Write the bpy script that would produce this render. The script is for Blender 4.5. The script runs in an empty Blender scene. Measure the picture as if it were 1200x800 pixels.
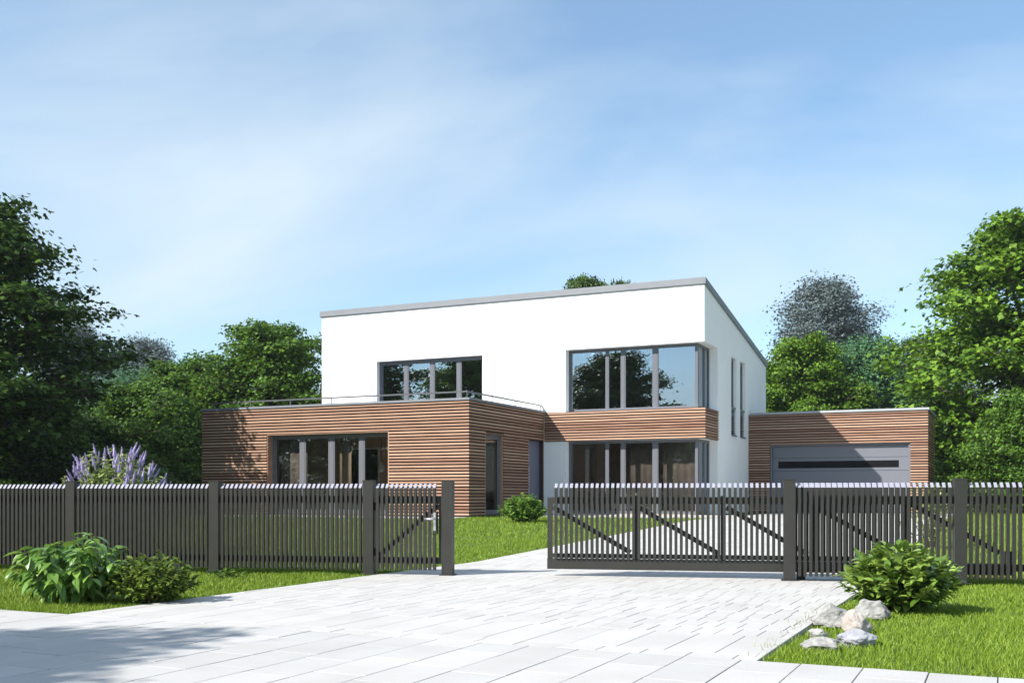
import bpy, bmesh, math, random
import numpy as np
from mathutils import Matrix, Vector, Euler

random.seed(7)
R = math.radians
scene = bpy.context.scene
COL = scene.collection

# ------------------------------------------------------------------ camera, sky, sun, exposure
# World axes follow the house: +x along its front to the right, +y into the plot. Camera stands at the origin.
YAW = R(25.2)
CT, ST = math.cos(YAW), math.sin(YAW)
CAM_H = 1.02
cam_d = bpy.data.cameras.new('camera')
cam = bpy.data.objects.new('camera', cam_d)
COL.objects.link(cam)
cam.location = (0, 0, CAM_H)
cam.rotation_euler = (R(90), 0, YAW)
cam_d.sensor_width = 36.0
cam_d.lens = 36.6
cam_d.shift_y = 0.149
cam_d.clip_start = 0.1
cam_d.clip_end = 3000
scene.camera = cam

SUN = Vector((0.70, 1.0, -0.95)).normalized()          # direction the light travels
SUN_EL = math.asin(-SUN.z)
SUN_AZ = math.atan2(-SUN.x, -SUN.y)

world = bpy.data.worlds.new('World')
scene.world = world
world.use_nodes = True
wn, wl = world.node_tree.nodes, world.node_tree.links
wn.clear()
w_out = wn.new('ShaderNodeOutputWorld')
w_bg = wn.new('ShaderNodeBackground')
w_sky = wn.new('ShaderNodeTexSky')
w_sky.sky_type = 'NISHITA'
w_sky.sun_disc = False
w_sky.sun_elevation = SUN_EL
w_sky.sun_rotation = SUN_AZ
w_sky.altitude = 100
w_sky.air_density = 1.0
w_sky.dust_density = 0.1
w_sky.ozone_density = 1.0
w_bg.inputs['Strength'].default_value = 0.098
# thin high cirrus: noise on a cloud plane overhead, the same in every direction
w_tc = wn.new('ShaderNodeTexCoord')
w_sep = wn.new('ShaderNodeSeparateXYZ')
wl.new(w_tc.outputs['Generated'], w_sep.inputs[0])
w_zz = wn.new('ShaderNodeMath'); w_zz.operation = 'ADD'; w_zz.inputs[1].default_value = 0.22
w_zm = wn.new('ShaderNodeMath'); w_zm.operation = 'MAXIMUM'; w_zm.inputs[1].default_value = 0.02
wl.new(w_sep.outputs['Z'], w_zm.inputs[0]); wl.new(w_zm.outputs[0], w_zz.inputs[0])
w_px = wn.new('ShaderNodeMath'); w_px.operation = 'DIVIDE'
w_py = wn.new('ShaderNodeMath'); w_py.operation = 'DIVIDE'
wl.new(w_sep.outputs['X'], w_px.inputs[0]); wl.new(w_zz.outputs[0], w_px.inputs[1])
wl.new(w_sep.outputs['Y'], w_py.inputs[0]); wl.new(w_zz.outputs[0], w_py.inputs[1])
w_cmb = wn.new('ShaderNodeCombineXYZ')
wl.new(w_px.outputs[0], w_cmb.inputs['X']); wl.new(w_py.outputs[0], w_cmb.inputs['Y'])
w_map = wn.new('ShaderNodeMapping')
w_map.inputs['Rotation'].default_value = (0, 0, R(-38))
w_map.inputs['Scale'].default_value = (0.55, 0.95, 1.0)
w_map.inputs['Location'].default_value = (8.8, 3.3, 0)
wl.new(w_cmb.outputs[0], w_map.inputs['Vector'])
w_n = wn.new('ShaderNodeTexNoise')
w_n.inputs['Scale'].default_value = 1.3
w_n.inputs['Detail'].default_value = 7
w_n.inputs['Roughness'].default_value = 0.52
w_n.inputs['Distortion'].default_value = 0.5
wl.new(w_map.outputs[0], w_n.inputs['Vector'])
w_r = wn.new('ShaderNodeMapRange')
w_r.inputs['From Min'].default_value = 0.36
w_r.inputs['From Max'].default_value = 0.78
w_r.inputs['To Min'].default_value = 0.22
w_r.inputs['To Max'].default_value = 0.88
wl.new(w_n.outputs['Fac'], w_r.inputs['Value'])
w_mix = wn.new('ShaderNodeMix'); w_mix.data_type = 'RGBA'
wl.new(w_r.outputs[0], w_mix.inputs['Factor'])
w_sat = wn.new('ShaderNodeHueSaturation')
w_sat.inputs['Saturation'].default_value = 1.3
w_sat.inputs['Hue'].default_value = 0.497
wl.new(w_sky.outputs[0], w_sat.inputs['Color'])
wl.new(w_sat.outputs[0], w_mix.inputs['A'])
w_mix.inputs['B'].default_value = (4.25, 4.9, 5.35, 1)
wl.new(w_mix.outputs['Result'], w_bg.inputs['Color'])
wl.new(w_bg.outputs[0], w_out.inputs['Surface'])

sun_d = bpy.data.lights.new('sun', 'SUN')
sun_d.energy = 4.6
sun_d.angle = R(0.5)
sun_d.color = (1.0, 0.95, 0.87)
sun = bpy.data.objects.new('sun', sun_d)
COL.objects.link(sun)
sun.rotation_euler = SUN.to_track_quat('-Z', 'Y').to_euler()
sun.location = (-20, -40, 40)

scene.view_settings.view_transform = 'Standard'
scene.view_settings.look = 'None'
scene.view_settings.gamma = 1.0
scene.view_settings.exposure = 1.0
scene.cycles.max_bounces = 8
scene.cycles.transparent_max_bounces = 12
scene.cycles.volume_bounces = 0
scene.cycles.sample_clamp_indirect = 6

# ------------------------------------------------------------------ helpers
def c2h(X, Y):
    """metres to the right of / in front of the camera -> house axes"""
    return (CT * X - ST * Y, ST * X + CT * Y)

def depth(x, y):
    return -ST * x + CT * y

def ground_z(y):
    """the plot rises gently from the gate to the house"""
    t = min(max((y - 14.0) / 12.0, 0.0), 1.0)
    return 0.36 * t

def ground_z_np(y):
    return 0.36 * np.clip((y - 14.0) / 12.0, 0, 1)

class MB:
    def __init__(s):
        s.v, s.f, s.m = [], [], []
    def poly(s, pts, mat=0):
        b = len(s.v); s.v += [tuple(p) for p in pts]
        s.f.append(tuple(range(b, b + len(pts)))); s.m.append(mat)
    def hexa(s, p, mat=0):
        """8 corners: bottom 4 counter-clockwise from above, then top 4"""
        b = len(s.v); s.v += [tuple(q) for q in p]
        for f in ((3, 2, 1, 0), (4, 5, 6, 7), (0, 1, 5, 4), (1, 2, 6, 5), (2, 3, 7, 6), (3, 0, 4, 7)):
            s.f.append(tuple(b + i for i in f)); s.m.append(mat)
    def box(s, x0, x1, y0, y1, z0, z1, mat=0):
        s.hexa([(x0, y0, z0), (x1, y0, z0), (x1, y1, z0), (x0, y1, z0),
                (x0, y0, z1), (x1, y0, z1), (x1, y1, z1), (x0, y1, z1)], mat)
    def cbox(s, x0, x1, y0, y1, z0, z1, c, mat=0):
        """box whose upper edges are chamfered by c"""
        b = len(s.v)
        s.v += [(x0, y0, z0), (x1, y0, z0), (x1, y1, z0), (x0, y1, z0),
                (x0, y0, z1 - c), (x1, y0, z1 - c), (x1, y1, z1 - c), (x0, y1, z1 - c),
                (x0 + c, y0 + c, z1), (x1 - c, y0 + c, z1), (x1 - c, y1 - c, z1), (x0 + c, y1 - c, z1)]
        for f in ((0, 1, 5, 4), (1, 2, 6, 5), (2, 3, 7, 6), (3, 0, 4, 7),
                  (4, 5, 9, 8), (5, 6, 10, 9), (6, 7, 11, 10), (7, 4, 8, 11), (8, 9, 10, 11)):
            s.f.append(tuple(b + i for i in f)); s.m.append(mat)
    def bar(s, a, c, w, d, up=(0, 0, 1), mat=0):
        """square bar from a to c, w wide (across), d deep"""
        a, c = Vector(a), Vector(c)
        t = (c - a).normalized()
        side = t.cross(Vector(up)).normalized()
        nn = side.cross(t).normalized()
        q = []
        for e in (a, c):
            q += [e - side * w / 2 - nn * d / 2, e + side * w / 2 - nn * d / 2,
                  e + side * w / 2 + nn * d / 2, e - side * w / 2 + nn * d / 2]
        s.hexa(q, mat)
    def tube(s, pts, rad, n=6, mat=0, cap=True):
        pts = [Vector(p) for p in pts]
        rings = []
        for i, p in enumerate(pts):
            t = (pts[min(i + 1, len(pts) - 1)] - pts[max(i - 1, 0)]).normalized()
            ref = Vector((0, 0, 1)) if abs(t.z) < 0.9 else Vector((1, 0, 0))
            a = t.cross(ref).normalized(); b = t.cross(a).normalized()
            base = len(s.v)
            for k in range(n):
                an = 2 * math.pi * k / n
                s.v.append(tuple(p + (a * math.cos(an) + b * math.sin(an)) * rad[i]))
            rings.append(base)
        for i in range(len(rings) - 1):
            for k in range(n):
                k2 = (k + 1) % n
                s.f.append((rings[i] + k, rings[i] + k2, rings[i + 1] + k2, rings[i + 1] + k)); s.m.append(mat)
        if cap:
            s.f.append(tuple(rings[-1] + k for k in range(n))); s.m.append(mat)
            s.f.append(tuple(rings[0] + k for k in reversed(range(n)))); s.m.append(mat)
    def mesh(s, name, mats, smooth=False):
        me = bpy.data.meshes.new(name)
        me.from_pydata(s.v, [], s.f)
        for m in mats if isinstance(mats, (list, tuple)) else [mats]:
            me.materials.append(m)
        me.polygons.foreach_set('material_index', s.m)
        if smooth:
            me.polygons.foreach_set('use_smooth', [True] * len(s.f))
        bm = bmesh.new(); bm.from_mesh(me)
        bmesh.ops.recalc_face_normals(bm, faces=bm.faces)
        bm.to_mesh(me); bm.free()
        me.update()
        return me
    def build(s, name, mats, parent=None, smooth=False):
        return put(name, s.mesh(name, mats, smooth), parent)

def put(name, me, parent=None, loc=None, rot=None, scale=None):
    """link mesh data as an object; coordinates are world ones, whatever the parent's base point is"""
    o = bpy.data.objects.new(name, me)
    COL.objects.link(o)
    if parent is not None:
        o.parent = parent
        o.matrix_parent_inverse = BASE[parent.name]
    if loc is not None: o.location = loc
    if rot is not None: o.rotation_euler = rot
    if scale is not None: o.scale = scale
    BASE[o.name] = (BASE_OF(o)).inverted()
    return o

BASE = {}
def BASE_OF(o):
    m = Matrix.LocRotScale(o.location, o.rotation_euler, o.scale)
    if o.parent is not None:
        return BASE[o.parent.name].inverted() @ o.matrix_parent_inverse @ m
    return m

def thing(name, loc, label, cat, group=None, rotz=0.0, world=True):
    """an Empty at the base of a thing"""
    o = bpy.data.objects.new(name, None)
    COL.objects.link(o)
    o.location = loc
    o.rotation_euler = (0, 0, rotz)
    o.empty_display_size = 0.2
    m = Matrix.LocRotScale(o.location, o.rotation_euler, o.scale)
    BASE[o.name] = m.inverted() if world else Matrix.Identity(4)
    tag(o, label, cat, group)
    return o

def tag(o, label=None, cat=None, group=None, kind=None):
    if label: o['label'] = label
    if cat: o['category'] = cat
    if group: o['group'] = group
    if kind: o['kind'] = kind
    return o

def np_mesh(name, verts, faces_list, mats, smooth=False):
    """faces_list: list of int arrays (n, k)"""
    me = bpy.data.meshes.new(name)
    me.vertices.add(len(verts))
    me.vertices.foreach_set('co', np.ascontiguousarray(verts, dtype=np.float32).ravel())
    loops = np.concatenate([f.ravel() for f in faces_list]).astype(np.int32)
    sizes = np.concatenate([np.full(len(f), f.shape[1], np.int32) for f in faces_list])
    starts = np.concatenate([[0], np.cumsum(sizes)[:-1]]).astype(np.int32)
    me.loops.add(len(loops)); me.loops.foreach_set('vertex_index', loops)
    me.polygons.add(len(sizes))
    me.polygons.foreach_set('loop_start', starts)
    me.polygons.foreach_set('loop_total', sizes)
    if smooth: me.polygons.foreach_set('use_smooth', np.ones(len(sizes), bool))
    for m in mats if isinstance(mats, (list, tuple)) else [mats]: me.materials.append(m)
    me.update(calc_edges=True)
    return me

# ------------------------------------------------------------------ materials
def mat_new(name):
    m = bpy.data.materials.new(name); m.use_nodes = True
    n, l = m.node_tree.nodes, m.node_tree.links
    return m, n, l, n['Principled BSDF']

def rnd_socket(n, l):
    """a random value per object and per loose piece"""
    oi = n.new('ShaderNodeObjectInfo'); ge = n.new('ShaderNodeNewGeometry')
    a = n.new('ShaderNodeMath'); a.operation = 'ADD'
    l.new(oi.outputs['Random'], a.inputs[0]); l.new(ge.outputs['Random Per Island'], a.inputs[1])
    f = n.new('ShaderNodeMath'); f.operation = 'FRACT'
    l.new(a.outputs[0], f.inputs[0])
    return f.outputs[0]

def simple(name, col, rough=0.5, metal=0.0, noise=0.0, nscale=3.0, bump=0.0, bscale=60.0, spec=0.5, stretch=(1, 1, 1)):
    m, n, l, p = mat_new(name)
    p.inputs['Roughness'].default_value = rough
    p.inputs['Metallic'].default_value = metal
    p.inputs['Specular IOR Level'].default_value = spec
    p.inputs['Base Color'].default_value = (*col, 1)
    ge = n.new('ShaderNodeNewGeometry')
    if noise:
        mp = n.new('ShaderNodeMapping'); mp.inputs['Scale'].default_value = stretch
        l.new(ge.outputs['Position'], mp.inputs['Vector'])
        t = n.new('ShaderNodeTexNoise'); t.inputs['Scale'].default_value = nscale; t.inputs['Detail'].default_value = 6
        l.new(mp.outputs[0], t.inputs['Vector'])
        r = n.new('ShaderNodeValToRGB')
        r.color_ramp.elements[0].position = 0.3; r.color_ramp.elements[1].position = 0.7
        r.color_ramp.elements[0].color = (*[c * (1 - noise) for c in col], 1)
        r.color_ramp.elements[1].color = (*[min(1, c * (1 + noise)) for c in col], 1)
        l.new(t.outputs['Fac'], r.inputs['Fac']); l.new(r.outputs[0], p.inputs['Base Color'])
    if bump:
        t2 = n.new('ShaderNodeTexNoise'); t2.inputs['Scale'].default_value = bscale; t2.inputs['Detail'].default_value = 4
        l.new(ge.outputs['Position'], t2.inputs['Vector'])
        b = n.new('ShaderNodeBump'); b.inputs['Strength'].default_value = bump; b.inputs['Distance'].default_value = 0.01
        l.new(t2.outputs['Fac'], b.inputs['Height']); l.new(b.outputs[0], p.inputs['Normal'])
    return m

def wood_mat(name, a, b, axis_stretch):
    m, n, l, p = mat_new(name)
    p.inputs['Roughness'].default_value = 0.62
    p.inputs['Specular IOR Level'].default_value = 0.3
    ge = n.new('ShaderNodeNewGeometry')
    mp = n.new('ShaderNodeMapping'); mp.inputs['Scale'].default_value = axis_stretch
    l.new(ge.outputs['Position'], mp.inputs['Vector'])
    t = n.new('ShaderNodeTexNoise'); t.inputs['Scale'].default_value = 1.0; t.inputs['Detail'].default_value = 8
    t.inputs['Roughness'].default_value = 0.65
    l.new(mp.outputs[0], t.inputs['Vector'])
    rs = rnd_socket(n, l)
    mx = n.new('ShaderNodeMath'); mx.operation = 'MULTIPLY_ADD'
    mx.inputs[1].default_value = 0.5; mx.inputs[2].default_value = -0.25
    l.new(rs, mx.inputs[0])
    ad = n.new('ShaderNodeMath'); ad.operation = 'ADD'; ad.use_clamp = True
    l.new(t.outputs['Fac'], ad.inputs[0]); l.new(mx.outputs[0], ad.inputs[1])
    r = n.new('ShaderNodeValToRGB')
    r.color_ramp.elements[0].position = 0.2; r.color_ramp.elements[1].position = 0.85
    r.color_ramp.elements[0].color = (*a, 1); r.color_ramp.elements[1].color = (*b, 1)
    l.new(ad.outputs[0], r.inputs['Fac']); l.new(r.outputs[0], p.inputs['Base Color'])
    return m

def leaf_mat(name, a, b, trans=0.28, rough=0.5, spec=0.2):
    m, n, l, p = mat_new(name)
    p.inputs['Roughness'].default_value = rough
    p.inputs['Specular IOR Level'].default_value = spec
    rs = rnd_socket(n, l)
    r = n.new('ShaderNodeValToRGB')
    r.color_ramp.elements[0].color = (*a, 1); r.color_ramp.elements[1].color = (*b, 1)
    l.new(rs, r.inputs['Fac']); l.new(r.outputs[0], p.inputs['Base Color'])
    tr = n.new('ShaderNodeBsdfTranslucent')
    hs = n.new('ShaderNodeHueSaturation'); hs.inputs['Value'].default_value = 1.3; hs.inputs['Hue'].default_value = 0.485
    l.new(r.outputs[0], hs.inputs['Color']); l.new(hs.outputs[0], tr.inputs['Color'])
    mx = n.new('ShaderNodeMixShader'); mx.inputs['Fac'].default_value = trans
    out = n['Material Output']
    l.new(p.outputs[0], mx.inputs[1]); l.new(tr.outputs[0], mx.inputs[2]); l.new(mx.outputs[0], out.inputs['Surface'])
    return m

def stone_mat(name, base, var, speck):
    m, n, l, p = mat_new(name)
    p.inputs['Roughness'].default_value = 0.7
    p.inputs['Specular IOR Level'].default_value = 0.3
    rs = rnd_socket(n, l)
    ge = n.new('ShaderNodeNewGeometry')
    t = n.new('ShaderNodeTexNoise'); t.inputs['Scale'].default_value = 220; t.inputs['Detail'].default_value = 3
    l.new(ge.outputs['Position'], t.inputs['Vector'])
    t2 = n.new('ShaderNodeTexNoise'); t2.inputs['Scale'].default_value = 1.7; t2.inputs['Detail'].default_value = 7
    l.new(ge.outputs['Position'], t2.inputs['Vector'])
    r = n.new('ShaderNodeValToRGB')
    r.color_ramp.elements[0].position = 0.0; r.color_ramp.elements[1].position = 1.0
    r.color_ramp.elements[0].color = (*[c - var for c in base], 1)
    r.color_ramp.elements[1].color = (base[0] + var * 0.9, base[1] + var * 0.86, base[2] + var * 0.78, 1)
    l.new(rs, r.inputs['Fac'])
    sp = n.new('ShaderNodeValToRGB')
    sp.color_ramp.elements[0].position = 0.30; sp.color_ramp.elements[1].position = 0.42
    sp.color_ramp.elements[0].color = (1 - speck, 1 - speck, 1 - speck, 1); sp.color_ramp.elements[1].color = (1, 1, 1, 1)
    l.new(t.outputs['Fac'], sp.inputs['Fac'])
    st = n.new('ShaderNodeValToRGB')
    st.color_ramp.elements[0].position = 0.3; st.color_ramp.elements[1].position = 0.62
    st.color_ramp.elements[0].color = (0.90, 0.89, 0.88, 1); st.color_ramp.elements[1].color = (1, 1, 1, 1)
    l.new(t2.outputs['Fac'], st.inputs['Fac'])
    m1 = n.new('ShaderNodeMix'); m1.data_type = 'RGBA'; m1.blend_type = 'MULTIPLY'; m1.inputs['Factor'].default_value = 1
    l.new(r.outputs[0], m1.inputs['A']); l.new(sp.outputs[0], m1.inputs['B'])
    m2 = n.new('ShaderNodeMix'); m2.data_type = 'RGBA'; m2.blend_type = 'MULTIPLY'; m2.inputs['Factor'].default_value = 1
    l.new(m1.outputs['Result'], m2.inputs['A']); l.new(st.outputs[0], m2.inputs['B'])
    l.new(m2.outputs['Result'], p.inputs['Base Color'])
    b = n.new('ShaderNodeBump'); b.inputs['Strength'].default_value = 0.25; b.inputs['Distance'].default_value = 0.003
    l.new(t.outputs['Fac'], b.inputs['Height']); l.new(b.outputs[0], p.inputs['Normal'])
    return m

def glass_mat(name, r0, tint):
    m, n, l, p = mat_new(name)
    n.remove(p)
    tr = n.new('ShaderNodeBsdfTransparent'); tr.inputs['Color'].default_value = (*tint, 1)
    gl = n.new('ShaderNodeBsdfGlossy'); gl.inputs['Roughness'].default_value = 0.0
    gl.inputs['Color'].default_value = (0.80, 0.90, 1.0, 1)
    lw = n.new('ShaderNodeLayerWeight'); lw.inputs['Blend'].default_value = 0.5
    pw = n.new('ShaderNodeMath'); pw.operation = 'POWER'; pw.inputs[1].default_value = 5.0
    l.new(lw.outputs['Facing'], pw.inputs[0])
    fr = n.new('ShaderNodeMath'); fr.operation = 'MULTIPLY_ADD'; fr.inputs[1].default_value = 1 - r0; fr.inputs[2].default_value = r0
    l.new(pw.outputs[0], fr.inputs[0])
    mx = n.new('ShaderNodeMixShader')
    l.new(fr.outputs[0], mx.inputs['Fac']); l.new(tr.outputs[0], mx.inputs[1]); l.new(gl.outputs[0], mx.inputs[2])
    l.new(mx.outputs[0], n['Material Output'].inputs['Surface'])
    return m

M = {}
M['render'] = simple('white_render', (0.84, 0.84, 0.84), 0.85, noise=0.03, nscale=0.6, bump=0.12, bscale=150, spec=0.2)
M['wood'] = wood_mat('larch_front', (0.21, 0.10, 0.063), (0.48, 0.32, 0.225), (1.3, 30, 40))
M['wood_side'] = wood_mat('larch_side', (0.21, 0.10, 0.063), (0.48, 0.32, 0.225), (30, 1.3, 40))
M['membrane'] = simple('dark_backing', (0.045, 0.018, 0.013), 0.9)
M['frame'] = simple('window_frame_paint', (0.115, 0.12, 0.14), 0.38)
M['zinc'] = simple('zinc_flashing', (0.17, 0.18, 0.20), 0.5, metal=0.2, noise=0.06, nscale=2)
M['zinc_light'] = simple('pale_zinc', (0.33, 0.345, 0.37), 0.5, metal=0.2, noise=0.06, nscale=2)
M['glass'] = glass_mat('coated_glass', 0.36, (0.6, 0.63, 0.63))
M['glass_low'] = glass_mat('clear_glass', 0.10, (0.80, 0.80, 0.80))
M['door_grey'] = simple('garage_door_paint', (0.135, 0.14, 0.165), 0.42, noise=0.03, nscale=1.5)
M['entry'] = simple('entrance_door_paint', (0.13, 0.135, 0.19), 0.4)
M['slot'] = simple('dark_strip_glass', (0.008, 0.008, 0.009), 0.4, spec=0.05)
M['plaster'] = simple('interior_plaster', (0.62, 0.46, 0.36), 0.9, noise=0.05)
M['int_dark'] = simple('interior_dark', (0.03, 0.028, 0.028), 0.8)
M['floor'] = simple('interior_floor', (0.40, 0.30, 0.22), 0.5)
M['steel'] = simple('brushed_steel', (0.62, 0.62, 0.64), 0.3, metal=0.9)
M['rail'] = simple('rail_metal', (0.13, 0.135, 0.145), 0.35, metal=0.5)
M['fence'] = simple('anthracite_coating', (0.027, 0.0265, 0.0235), 0.45, noise=0.08, nscale=9, spec=0.35)
M['cap'] = simple('skylit_slat_top', (0.27, 0.27, 0.33), 0.5)  # light of sky and sun put into a paler, bluish slat-top colour
M['slab'] = stone_mat('pale_granite_slab', (0.445, 0.44, 0.435), 0.028, 0.30)
M['paver'] = stone_mat('pale_concrete_paver', (0.46, 0.452, 0.444), 0.02, 0.22)
M['sand'] = simple('joint_sand', (0.12, 0.115, 0.105), 0.95, noise=0.2, nscale=20)
M['soil'] = simple('lawn_soil', (0.06, 0.10, 0.018), 0.95, noise=0.35, nscale=2.5)
M['grass'] = leaf_mat('grass_blades', (0.10, 0.185, 0.014), (0.24, 0.33, 0.036), trans=0.25, rough=0.5, spec=0.25)
M['grass_dry'] = leaf_mat('pale_grass', (0.20, 0.24, 0.06), (0.38, 0.38, 0.16), trans=0.3)
M['bark'] = simple('bark', (0.085, 0.065, 0.05), 0.9, noise=0.35, nscale=6, bump=0.6, bscale=14, stretch=(1, 1, 0.25))
M['maple_dark'] = leaf_mat('shade_dark_maple_leaves', (0.010, 0.030, 0.005), (0.075, 0.145, 0.018), trans=0.2)  # shade of the crown put into a darker leaf colour
M['maple'] = leaf_mat('maple_leaves', (0.022, 0.068, 0.007), (0.17, 0.30, 0.026), trans=0.28)
M['mid_leaf'] = leaf_mat('mid_green_leaves', (0.020, 0.058, 0.008), (0.12, 0.225, 0.024), trans=0.25)
M['blue_leaf'] = leaf_mat('blue_green_leaves', (0.045, 0.12, 0.055), (0.11, 0.23, 0.10), trans=0.25)  # blue-green foliage with haze of distance put into the colour
M['hazed_grey_leaf'] = leaf_mat('hazed_grey_leaves', (0.075, 0.10, 0.10), (0.145, 0.18, 0.18), trans=0.2)  # distance haze put into the leaves as a grey, paler colour
M['bush_a'] = leaf_mat('drooping_bush_leaves', (0.06, 0.15, 0.02), (0.19, 0.33, 0.06), trans=0.25, rough=0.35, spec=0.5)
M['bush_b'] = leaf_mat('small_bush_leaves', (0.055, 0.10, 0.014), (0.17, 0.245, 0.04), trans=0.25, rough=0.38)
M['bush_c'] = leaf_mat('glossy_bush_leaves', (0.07, 0.145, 0.018), (0.25, 0.36, 0.07), trans=0.22, rough=0.33, spec=0.5)
M['bush_d'] = leaf_mat('bright_bush_leaves', (0.07, 0.17, 0.02), (0.20, 0.34, 0.06), trans=0.3)
M['lilac'] = leaf_mat('lilac_petals', (0.30, 0.25, 0.48), (0.52, 0.46, 0.68), trans=0.2, rough=0.7)
M['yellowish'] = leaf_mat('pale_shrub_leaves', (0.13, 0.20, 0.045), (0.36, 0.42, 0.16), trans=0.3)
M['stem'] = simple('green_stem', (0.07, 0.075, 0.03), 0.8)
M['rock'] = simple('pale_limestone', (0.26, 0.258, 0.252), 0.9, noise=0.32, nscale=18, bump=0.8, bscale=35)
M['rock_pink'] = simple('pinkish_stone', (0.33, 0.295, 0.275), 0.9, noise=0.2, nscale=10, bump=0.7, bscale=30)
M['rock_grey'] = simple('grey_stone', (0.27, 0.275, 0.305), 0.9, noise=0.25, nscale=9, bump=0.8, bscale=28)
M['lamp_white'] = simple('white_lacquer', (0.8, 0.8, 0.78), 0.35)
M['sofa'] = simple('sofa_fabric', (0.45, 0.42, 0.40), 0.95)
M['cushion'] = simple('olive_cushion', (0.22, 0.20, 0.09), 0.95)

# ------------------------------------------------------------------ the setting: ground, paving, drive
DRIVE_L, DRIVE_R = -7.2, -1.36      # edges of the drive
WALK_Y = 6.42                       # front edge of the lawns
BL, BR, BF = -23.79, -13.90, 26.62  # timber block: left, right, front
XL, XR, YF, YB = -22.95, -8.45, 32.12, 41.56   # white main house
GL, GR, GF, GB = -8.44, -2.29, 38.40, 42.6     # garage
Z0 = 0.36                           # ground level at the house

def sheet(name, x0, x1, ys, dz, mat, kind='structure'):
    b = MB()
    for i in range(len(ys) - 1):
        ya, yb = ys[i], ys[i + 1]
        b.poly([(x0, ya, ground_z(ya) + dz), (x1, ya, ground_z(ya) + dz), (x1, yb, ground_z(yb) + dz), (x0, yb, ground_z(yb) + dz)])
    o = b.build(name, mat)
    tag(o, kind=kind)
    return o

g = sheet('ground', -900, 900, [-700, 14, 26, 1500], -0.035, M['soil'])
tag(g, 'soil of the lawns reaching out to the horizon', 'ground')

# pavement of large slabs along the street front
pav = sheet('pavement', -60, 60, [-12, WALK_Y], -0.014, M['sand'])
tag(pav, 'pale slab pavement across the foreground', 'pavement')
SW, SL = 0.358, 0.60
def chamfer_mesh(name, w, d, mat, c=0.0015):
    b = MB(); b.cbox(-w / 2, w / 2, -d / 2, d / 2, -0.05, 0.0, c); return b.mesh(name, mat)
slab_me = chamfer_mesh('slab', SW - 0.007, SL - 0.007, M['slab'])
rest = MB()
rng = random.Random(3)
ncol0, ncol1 = int(-60 / SW), int(60 / SW)
slabs = []
for i in range(ncol0, ncol1):
    off = (i * 0.37 % 1.0) * SL
    y = WALK_Y - rng.uniform(0, 0)
    j = 0
    top = WALK_Y
    first = SL * (0.45 + 0.55 * ((i * 7) % 5) / 5)
    while top > -12:
        ln = first if j == 0 else SL
        slabs.append((i * SW + SW / 2 - 0.02, top - ln / 2, ln)); top -= ln; j += 1
def in_front(x, y, lim=8.6):
    d = depth(x, y)
    X = CT * x + ST * y
    return d > 2.6 and abs(X) < 0.52 * d + 0.7 and d < lim + 3
near = sorted([s for s in slabs if in_front(s[0], s[1])], key=lambda s: depth(s[0], s[1]))
near_set = set(near[-0:][:300]) if len(near) <= 300 else set(sorted(near, key=lambda s: abs(depth(s[0], s[1]) - 6.6) + 0.15 * abs(s[0] + 3.2))[:300])
for s in slabs:
    dz = rng.uniform(-0.0015, 0.0015)
    if s in near_set:
        me = slab_me
        o = put('slab', me, pav, loc=(s[0], s[1], dz), scale=(1, (s[2] - 0.007) / (SL - 0.007), 1))
    elif abs(s[0]) < 30:
        rest.cbox(s[0] - SW / 2 + 0.0035, s[0] + SW / 2 - 0.0035, s[1] - s[2] / 2 + 0.0035, s[1] + s[2] / 2 - 0.0035, -0.05, dz, 0.0015)
o = rest.build('further_slabs', M['slab'], pav); tag(o, kind='stuff')

# drive of smaller pavers in rows of mixed depth
DY = [WALK_Y, 14, 26, GF + 0.3]
drv = sheet('driveway', DRIVE_L, DRIVE_R, DY, -0.014, M['sand'])
tag(drv, 'pale paved driveway leading through the gate to the garage', 'driveway')
rng = random.Random(11)
row_y = WALK_Y
paver_me = {}
far_rows = MB()
n_pav = 0
ri = 0
while row_y < GF + 0.25:
    d = (0.20, 0.90)[ri] if ri < 2 else rng.choice([0.36, 0.38, 0.38, 0.40])
    wd = (0.30, 0.335)[ri] if ri < 2 else 0.172
    x = DRIVE_L - (ri % 2) * wd * 0.5 - rng.uniform(0, 0.03)
    while x < DRIVE_R - 0.02:
        ln = wd * (1.0 if ri < 2 else rng.choice([1.0, 1.0, 1.0, 1.45, 0.8]))
        x0, x1 = max(x, DRIVE_L), min(x + ln, DRIVE_R)
        if DRIVE_R - x1 < 0.05: x1 = DRIVE_R
        if x1 - x0 > 0.03:
            dz = rng.uniform(-0.0012, 0.0012)
            yc = row_y + d / 2
            if n_pav < 300 and yc < 14:
                key = round(d, 3)
                if key not in paver_me:
                    paver_me[key] = chamfer_mesh('paver', 0.166, d - 0.0025, M['paver'], 0.0015)
                put('paver', paver_me[key], drv, loc=((x0 + x1) / 2, yc, dz), scale=((x1 - x0 - 0.006) / 0.166, 1, 1))
                n_pav += 1
            else:
                za, zb = ground_z(row_y), ground_z(row_y + d)
                a, b_, c, e = x0 + 0.003, x1 - 0.003, row_y + 0.0012, row_y + d - 0.0012
                far_rows.hexa([(a, c, za - 0.04), (b_, c, za - 0.04), (b_, e, zb - 0.04), (a, e, zb - 0.04),
                               (a, c, za + dz), (b_, c, za + dz), (b_, e, zb + dz), (a, e, zb + dz)])
        x = x1
        if x >= DRIVE_R: break
    row_y += d; ri += 1
o = far_rows.build('further_pavers', M['paver'], drv); tag(o, kind='stuff')

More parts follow.
